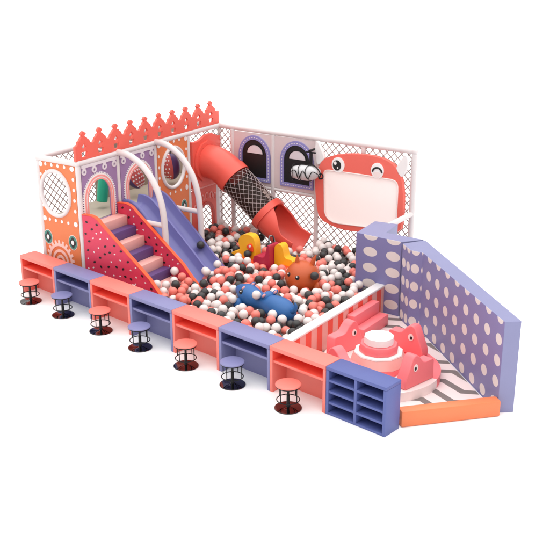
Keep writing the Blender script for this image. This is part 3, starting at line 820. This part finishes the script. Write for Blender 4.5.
# foam steps beside the striped wall
o = MB().box(FS, (5.872, 1.50, .013), (6.02, 2.33, .39), bev=.018).build('foam_step', M['softpink'], loc=FS(5.95, 1.9, .013)); tag(o, 'taller pink foam step against the striped wall', 'foam step', 'pink foam steps')
o = MB().box(FS, (6.024, 1.49, .013), (6.20, 2.32, .205), bev=.018).build('foam_step', M['softpink'], loc=FS(6.1, 1.9, .013)); tag(o, 'lower pink foam step in front of the taller one', 'foam step', 'pink foam steps')

# carousel: round base, tiers, four animal seats
CC = Vector((6.83, 1.44, .013)); ZB = .15
ca = thing('soft_carousel', 'round pink and white soft play carousel with a stepped ten sided middle', 'carousel', CC)
b_ = MB()
for k in range(4):
    a0 = math.radians(12+90*k); n = 18
    pts = [(CC.x, CC.y)]+[(CC.x+.905*math.cos(a0+PI/2*i/n), CC.y+.905*math.sin(a0+PI/2*i/n)) for i in range(n+1)]
    b_.plate(lambda u, v, w: Vector((u, v, w)), pts, (), .0135, ZB, 0 if k % 2 == 0 else 1)
b_.build('base', [M['softpink'], M['softpale']], ca, weld=False)
def deca(r, z, ro=.2): return [Vector((CC.x+r*math.cos(2*PI*i/10+ro), CC.y+r*math.sin(2*PI*i/10+ro), z)) for i in range(10)]
MB().loft([deca(.425, ZB+.001), deca(.425, .235)]).build('tier', M['softpink'], ca, bevel=.006)
MB().loft([deca(.425, .236), deca(.36, .375)]).build('tier', M['steppink'], ca, bevel=.006)
MB().loft([deca(.362, .376), deca(.355, .40)]).build('rim', M['softwhite'], ca, bevel=.004)
MB().loft([deca(.285, .401), deca(.290, .465), deca(.270, .52)]).build('tier', M['softpink'], ca, bevel=.006)
MB().loft([deca(.222, .521), deca(.217, .63)]).build('cap', M['softwhite'], ca, bevel=.008)
def frSeat(u, v, w): return Vector((.625+w, u, v))        # rides round the middle, profile along the tangent
seat_prof = [(-.335, 0), (-.345, .09), (-.325, .15), (-.20, .435), (-.15, .47), (-.09, .46), (-.04, .42), (.04, .33), (.10, .31), (.25, .31), (.275, .28), (.285, 0)]
def make_seat():
    t = bpy.data.objects.new('carousel_animal', None); COL.objects.link(t)
    MB().plate(frSeat, seat_prof, (), 0, .175).build('body', M['softpink'], t, bevel=.045)
    for w0, w1, w2 in ((.176, .183, .188), (-.001, -.008, -.013)):
        e = MB().plate(frSeat, ellp(-.135, .285, .046, .055, 24), (), w0, w1).build('eye', M['softpale'], t)
        MB().plate(frSeat, ellp(-.145, .28, .021, .027, 18), (), w1+(.0005 if w1 > 0 else -.0005), w2).build('pupil', M['black'], e)
    return t
sproto = make_seat()
for i, (ang, lab) in enumerate(((-6, 'pink foam animal at the front right of the carousel, above the orange bolster'), (90, 'pink foam animal at the back of the carousel by the long dotted wall'),
                                (173, 'pink foam animal at the left of the carousel beside the foam steps'), (262, 'pink foam animal at the front of the carousel, mostly hidden behind the cubby shelf'))):
    o = sproto if i == 0 else copy_tree(sproto)
    o.location = (CC.x, CC.y, ZB+.001); o.rotation_euler.z = math.radians(ang); tag(o, lab, 'carousel animal', 'pink animals riding the carousel')

# ------------------------------------------------------------------ ball pit
plan = [(1.06, .525), (1.3, .345), (5.70, .345)]
pf = [FW(1.3, .345, 0), FW(5.62, .345, 0), FS(5.70, .2, 0), FS(5.70, 2.8, 0), FS(5.27, 2.82, 0), FS(5.2, 3.6, 0), FS(5.46, 4.46, 0), FA(.05, 4.15, 0), FA(.05, -.05, 0)]
pfl = [(p.x, p.y) for p in pf]
o = MB().plate(lambda u, v, w: Vector((u, v, w)), pfl, (), .002, .12).build('pit_floor', M['pitfloor']); structure(o, 'padded floor under the ball pit')

# toys
def frT(n): return None
oc = FS(4.50, 2.335, .50); OR = .30
ob = thing('bouncy_animal', 'round burnt orange bouncy animal with small ears half sunk in the balls', 'bouncy toy', oc-Vector((0, 0, OR)))
MB().ell(oc, (OR, OR*1.02, OR*.96), seg=40, rings=24).build('body', M['toyorange'], ob)
vd = (Vector((14.01, -8.87, 5.99))-oc).normalized(); rt = vd.cross(Vector((0, 0, 1))).normalized()*-1; upv = rt.cross(vd)*-1
if upv.z < 0: upv = -upv
rt = Vector((.7468, .665, 0))
for dx in (-.085, .165):
    base = oc+rt*dx+Vector((0, 0, .235)); lean = rt*(-.012 if dx < 0 else .07)
    MB().tube([base, base+lean*.5+Vector((0, 0, .10)), base+lean+Vector((0, 0, .175))], [.045, .032, .006], 14).build('ear', M['toyorange'], ob)
def on_sphere(px_dx, px_dz):                       # sideways / up offset on the near side
    h = rt*px_dx+Vector((0, 0, px_dz)); back = Vector((.665, -.7468, 0))
    k = math.sqrt(max(.001, OR**2-h.length**2)); v = h+back*k
    return oc+Vector((v.x, v.y, v.z*.97)), v.normalized()
for dx, dz in ((-.235, .105), (-.095, .085)):
    p, nn_ = on_sphere(dx, dz)
    e = MB().lathe(p, [(.038, -.01), (.038, .004), (.03, .011), (0, .013)], 20, ax=nn_).build('eye', M['black'], ob)
    MB().lathe(p+nn_*.013+Vector((-.010, 0, .012)), [(.014, -.004), (.012, .004), (0, .005)], 12, ax=nn_).build('highlight', M['white'], e)
MB().ell(oc+rt*.25+Vector((.12, -.13, -.13)), (.085, .085, .10)).build('leg', M['toyorange'], ob)

# blue animal, lying lengthways
axb = [FS(3.90, 1.25, .50), FS(3.95, 1.235, .505), FS(4.05, 1.205, .50), FS(4.18, 1.165, .485), FS(4.36, 1.115, .46), FS(4.58, 1.06, .455), FS(4.80, 1.01, .46), FS(5.00, .965, .445), FS(5.16, .93, .42), FS(5.25, .91, .40)]
rb = [.03, .075, .125, .175, .165, .138, .180, .195, .145, .03]
bl = thing('animal_rocker', 'blue long bodied animal toy with pink ears lying in the ball pit', 'toy animal', FS(4.6, 1.07, .13))
sm_ = catmull(axb, 4); rr = [v.x for v in catmull([Vector((r, 0, 0)) for r in rb], 4)]
MB().tube(sm_, rr, 28).build('body', M['toyblue'], bl)
def ear(c, dv, name, m1='toyblue', m2='earpink', sc=1.0):
    c = Vector(c); dv = Vector(dv).normalized()
    R_ = Vector((0, 0, 1)).rotation_difference(dv).to_matrix()
    e = MB().ell(c, (.055*sc, .085*sc, .05*sc), R_, 16, 10).build(name, M[m1], bl)
    MB().ell(c+dv*.03*sc, (.036*sc, .058*sc, .032*sc), R_, 14, 8).build('inner', M[m2], e)
MB().tube(catmull([FS(5.18, .925, .47), FS(5.27, .905, .53), FS(5.30, .90, .60), FS(5.28, .90, .66)], 4), [.055, .052, .048, .045, .042, .038, .034, .03, .026, .022, .018, .013, .006], 12).build('tail', M['toyblue'], bl)
for sx, ty in ((4.12, .985), (4.30, 1.30), (4.92, .80), (5.06, 1.13)):
    MB().ell(FS(sx, ty, .33), (.085, .085, .13)).build('leg', M['toyblue'], bl)
cdir = Vector((.6, -.65, .45))
ear(FS(4.16, 1.075, .61), cdir, 'ear', sc=.66); ear(FS(4.22, 1.25, .63), cdir, 'ear', sc=.66)
ear(FS(4.66, .945, .625), cdir, 'paw', sc=.66); ear(FS(4.76, 1.12, .65), cdir, 'paw', sc=.66)
MB().ell(FS(4.68, 1.04, .585), (.09, .12, .09)).build('hump', M['toyblue'], bl)
bpy.context.view_layer.update(); bb_ = [c for c in bl.children if c.name.startswith('body')][0]; ed_ = Vector((.38, -.85, .34)).normalized()
ok_, hp_, hn_, _i = bb_.ray_cast(FS(4.10, 1.19, .50)+ed_*.6-bl.location, -ed_); p = hp_+bl.location; e = MB().lathe(p, [(.042, -.02), (.042, .004), (.03, .012), (0, .013)], 18, ax=tuple(hn_)).build('eye', M['black'], bl)
MB().lathe(p+Vector((.008, -.012, .012)), [(.012, -.003), (.01, .004), (0, .005)], 10, ax=tuple(hn_)).build('highlight', M['white'], e)

# yellow duck rocker seen side on
td = 3.0
dk = thing('duck_rocker', 'yellow duck rocker with crimson saddle and orange red feet in the ball pit', 'rocking toy', FS(3.1, td, .13))
def frD(u, v, w): return FS(u, td+.0-w, v-.045)
head = catmull([Vector(p+(0,)) for p in [(2.53, .475), (2.60, .505), (2.69, .53), (2.725, .60), (2.70, .69), (2.72, .79), (2.79, .86), (2.89, .885), (3.0, .87), (3.055, .81), (3.085, .70), (3.09, .56), (3.09, .42), (3.07, .27), (2.72, .27), (2.68, .38), (2.60, .435), (2.53, .445)]], 4)
MB().plate(frD, [(p.x, p.y) for p in head[:-1]][::-1], (), -.09, .085).build('head', M['yellow'], dk, bevel=.05)
wg = MB().plate(frD, [(2.89, .655), (2.93, .70), (2.98, .735), (3.02, .72), (3.045, .66), (3.05, .58), (3.01, .575), (2.95, .60)][::-1], (), .086, .116).build('cheek', M['redorange'], dk, bevel=.012)
e = MB().lathe(frD(2.985, .685, .117), [(.026, -.004), (.024, .006), (0, .008)], 16, ax=-ET).build('eye', M['white'], dk)
sd = catmull([Vector(p+(0,)) for p in [(3.10, .25), (3.10, .50), (3.18, .545), (3.29, .535), (3.355, .57), (3.385, .68), (3.405, .775), (3.435, .785), (3.455, .74), (3.465, .50), (3.47, .25)]], 3)
MB().plate(frD, [(p.x, p.y) for p in sd][::-1], (), -.13, .17).build('saddle', M['crimson'], dk, bevel=.03)
MB().tube(catmull([frD(3.37, .77, .02), frD(3.335, .84, .0), frD(3.33, .90, -.04), frD(3.36, .88, -.1), frD(3.39, .78, -.1)], 5), .016, 8).build('handle', M['chrome'], dk)
tl = catmull([Vector(p+(0,)) for p in [(3.48, .25), (3.475, .66), (3.50, .765), (3.56, .80), (3.625, .785), (3.665, .71), (3.69, .60), (3.74, .555), (3.83, .55), (3.88, .515), (3.85, .45), (3.78, .25)]], 3)
MB().plate(frD, [(p.x, p.y) for p in tl][::-1], (), -.16, .03).build('tail', M['yellow'], dk, bevel=.05)
for u0, u1 in ((2.63, 3.12), (3.60, 3.92)):
    MB().box(lambda u, v, w: frD(u, w, v), (u0, -.17, .27), (u1, .27, .425), bev=.045).build('foot', M['redorange'], dk)

# ------------------------------------------------------------------ camera
CAM = Vector((14.0126495, -8.87446853, 5.98939491))
cd = bpy.data.cameras.new('camera'); cam = bpy.data.objects.new('camera', cd); COL.objects.link(cam)
cam.location = CAM; cam.rotation_euler = (math.radians(90-19.5713944), 0, math.radians(41.7036136))
cd.sensor_width = 36; cd.lens = 941.9577/550*36; cd.clip_end = 2000; cd.clip_start = .1
scn.camera = cam
bpy.context.view_layer.update()
Rc = Matrix.Rotation(math.radians(41.7036136), 3, 'Z') @ Matrix.Rotation(math.radians(90-19.5713944), 3, 'X'); FPX = 941.9577
def ray(px, py): return (Rc @ Vector(((px-275)/FPX, -(py-275)/FPX, -1))).normalized()

# ------------------------------------------------------------------ balls
BR = .075
balls = []                                          # (center, colour, special label)
rnd = random.Random(4)
dg = bpy.context.evaluated_depsgraph_get()
special = [((200.5, 245), 'dark', 'charcoal ball lying on the right lane of the blue slide'),
           ((314.5, 276), 'dark', 'charcoal ball leaning on the side of the orange bouncy animal'),
           ((256.5, 295), 'white', 'white ball resting on the head of the blue animal toy'),
           ((247.3, 261), 'white', 'white ball leaning on the front of the yellow duck'),
           ((247.6, 254), 'dark', 'charcoal ball leaning on the neck of the yellow duck'),
           ((272.5, 314.5), 'white', 'white ball against the flank of the blue animal toy'),
           ((263.5, 313), 'coral', 'coral ball against the flank of the blue animal toy'),
           ((174.5, 271), 'white', 'white ball on the pink landing mat at the stair foot')]
for (px, py), col, lab in special:
    hit, loc, nrm, idx, ob_, mx_ = scn.ray_cast(dg, CAM, ray(px, py))
    if not hit: continue
    dv = ray(px, py)
    if nrm.dot(dv) > 0: nrm = -nrm
    # centre so that the ball touches the surface and still projects on the pixel
    k = BR/max(.25, -nrm.dot(dv)); c = loc-dv*min(k, .2)
    balls.append([c, col, lab])
spec_n = len(balls)
cell = {}
def put(c):
    cell.setdefault((int(c.x/.16), int(c.y/.16)), []).append(c)
for b in balls: put(b[0])
obst = [(oc, OR)]+[(sm_[i], rr[i]) for i in range(2, len(sm_)-1, 2)]
for u in (2.68, 2.78, 2.9, 3.0, 3.1, 3.2, 3.3, 3.42, 3.55, 3.66, 3.78): obst += [(FS(u, td-.04, .42), .155), (FS(u, td+.04, .28), .17)]
for i in range(40, len(ax), 2): p = ax[i]; obst.append((FA(p.x, 3.62, p.y), .36))
def inpoly(x, y):
    c = False; j = len(pfl)-1
    for i in range(len(pfl)):
        if (pfl[i][1] > y) != (pfl[j][1] > y) and x < (pfl[j][0]-pfl[i][0])*(y-pfl[i][1])/(pfl[j][1]-pfl[i][1])+pfl[i][0]: c = not c
        j = i
    return c
def dist_edge(x, y):
    m_ = 9
    for i in range(len(pfl)):
        a, b_ = Vector(pfl[i]), Vector(pfl[(i+1) % len(pfl)]); p = Vector((x, y)); d = b_-a
        t_ = max(0, min(1, (p-a).dot(d)/d.length_squared)); m_ = min(m_, (p-a-d*t_).length)
    return m_
posts = [FA(1.03, 1.005, 0), FA(1.03, 2.07, 0)]+[FS(s, TB, 0) for s in sb]+[FA(0, a, 0) for a in bays]
def floor_at(x, y):
    p = Vector((x, y)); s, t_ = p.dot(ES.to_2d()), p.dot(ET.to_2d())
    v = Vector((s, t_))-A0; n, a = v.dot(NW), v.dot(DW)
    if n < .05+BR: return None
    if -.035-BR < a < .96+BR and n < 2.0+BR:
        if a < .03+BR or a > .885-BR: return None
        if n < 1.25+BR: return None
        return max(.12, .40-.36*(n-1.22))
    if 1.06-BR < a < 2.0+BR and n < 2.0+BR:
        if n < 1.62: return None
        if a < 1.13+BR or a > 1.93-BR or abs(a-1.525) < .035+BR: return None
        return max(.14, .17)
    for q in posts:
        if (q.to_2d()-p).length < .055+BR: return None
    return .12
def rest(x, y):
    f = floor_at(x, y)
    if f is None: return None
    z = f+BR
    ci, cj = int(x/.16), int(y/.16)
    for i in range(ci-1, ci+2):
        for j in range(cj-1, cj+2):
            for q in cell.get((i, j), ()):
                d2 = (q.x-x)**2+(q.y-y)**2
                if d2 < 4*BR*BR: z = max(z, q.z+math.sqrt(4*BR*BR-d2))
    for c, R_ in obst:
        d2 = (c.x-x)**2+(c.y-y)**2; S = (R_+BR)**2
        if d2 < S: z = max(z, c.z+math.sqrt(S-d2))
    return z
def zmax(x, y):
    return .455+.035*math.sin(x*2.3+1)*math.cos(y*2.9)+.02*math.sin(x*7+y*5)
xs = [p[0] for p in pfl]; ys = [p[1] for p in pfl]
fails = 0
while fails < 900 and len(balls) < 2600:
    x, y = rnd.uniform(min(xs), max(xs)), rnd.uniform(min(ys), max(ys))
    if not inpoly(x, y): continue
    best = None
    for k in range(24):
        u, v = (x, y) if k == 0 else (x+rnd.uniform(-.13, .13), y+rnd.uniform(-.13, .13))
        if not inpoly(u, v) or dist_edge(u, v) < BR+.012: continue
        z = rest(u, v)
        if z is not None and (best is None or z < best[2]): best = (u, v, z)
    if best is None or best[2] > zmax(best[0], best[1]): fails += 1; continue
    c = Vector(best); put(c); r_ = rnd.random()
    balls.append([c, 'white' if r_ < .40 else ('coral' if r_ < .72 else 'dark'), None]); fails = max(0, fails-3)
print('balls', len(balls))
# a short stack wedged between the stair side and the counters
def ico(sub):
    bm = bmesh.new(); bmesh.ops.create_icosphere(bm, subdivisions=sub, radius=BR)
    bm.verts.index_update(); r = ([v.co.copy() for v in bm.verts], [[v.index for v in f.verts] for f in bm.faces]); bm.free(); return r
iv, if_ = ico(3)
order = {'white': 0, 'coral': 1, 'dark': 2}
def merged(idx, name):
    import array
    V_ = []; F_ = []; m_ = []
    for i in idx:
        o = len(V_); c = balls[i][0]
        V_ += [(v.x+c.x, v.y+c.y, v.z+c.z) for v in iv]; F_ += [[k+o for k in f] for f in if_]; m_ += [order[balls[i][1]]]*len(if_)
    me = bpy.data.meshes.new(name); me.from_pydata(V_, [], F_)
    for k in ('white', 'coral', 'dark'): me.materials.append(M['ball_'+k])
    me.polygons.foreach_set('material_index', m_); me.polygons.foreach_set('use_smooth', [True]*len(F_)); me.update()
    o = bpy.data.objects.new(name, me); COL.objects.link(o); return o
# count how large each ball shows from the photograph's viewpoint: the 300 largest become objects
tmp = merged(range(len(balls)), 'pit_balls'); bpy.context.view_layer.update(); dg = bpy.context.evaluated_depsgraph_get()
cnt = [0]*len(balls); nf = len(if_); py = 215.0
while py < 352:
    px = 150.0
    while px < 372:
        hit, loc, nrm, idx, ob_, mx_ = scn.ray_cast(dg, CAM, ray(px, py))
        if hit and ob_.name == tmp.name: cnt[idx//nf] += 1
        px += 1.0
    py += 1.0
rank = sorted(range(len(balls)), key=lambda i: -(cnt[i]+(1000 if i < spec_n else 0)))
ind = rank[:300]; rest_ = sorted(set(range(len(balls)))-set(ind))
print('visible balls', sum(1 for c in cnt if c), 'smallest kept', cnt[ind[-1]])
me_old = tmp.data; bpy.data.objects.remove(tmp); bpy.data.meshes.remove(me_old)
protoB = {}
for k in ('white', 'coral', 'dark'):
    me = bpy.data.meshes.new('ball'); me.from_pydata([tuple(v) for v in iv], [], if_); me.materials.append(M['ball_'+k])
    me.polygons.foreach_set('use_smooth', [True]*len(if_)); protoB[k] = me
word = {'white': 'white', 'coral': 'coral pink', 'dark': 'charcoal'}
for i in ind:
    c, col, lab = balls[i]
    o = bpy.data.objects.new('ball', protoB[col]); COL.objects.link(o); o.location = c
    o.rotation_euler = (rnd.uniform(0, 6), rnd.uniform(0, 6), rnd.uniform(0, 6))
    tag(o, lab or 'loose %s plastic ball among the many in the ball pit' % word[col], 'ball', 'balls with a resting place of their own' if lab else '%s balls in the ball pit' % word[col])
o = merged(rest_, 'pit_balls'); tag(o, 'mass of white, coral and charcoal balls filling the pit', None, None, 'stuff')

# ------------------------------------------------------------------ light: bright overhead studio dome
w = bpy.data.worlds.new('World'); scn.world = w; w.use_nodes = True; nt = w.node_tree
bg = nt.nodes['Background']; tc = N(nt, 'ShaderNodeTexCoord'); sx = N(nt, 'ShaderNodeSeparateXYZ')
nt.links.new(tc.outputs['Generated'], sx.inputs[0])
mr = N(nt, 'ShaderNodeMapRange'); mr.interpolation_type = 'SMOOTHSTEP'
mr.inputs[1].default_value = .25; mr.inputs[2].default_value = .95; mr.inputs[3].default_value = .60; mr.inputs[4].default_value = 2.70
nt.links.new(sx.outputs[2], mr.inputs[0]); nt.links.new(mr.outputs[0], bg.inputs['Strength']); bg.inputs['Color'].default_value = (1, .985, .975, 1)

vs = scn.view_settings; vs.view_transform = 'Standard'; vs.look = 'None'; vs.exposure = 0; vs.gamma = 1
scn.cycles.max_bounces = 8; scn.cycles.diffuse_bounces = 5; scn.cycles.transparent_max_bounces = 16
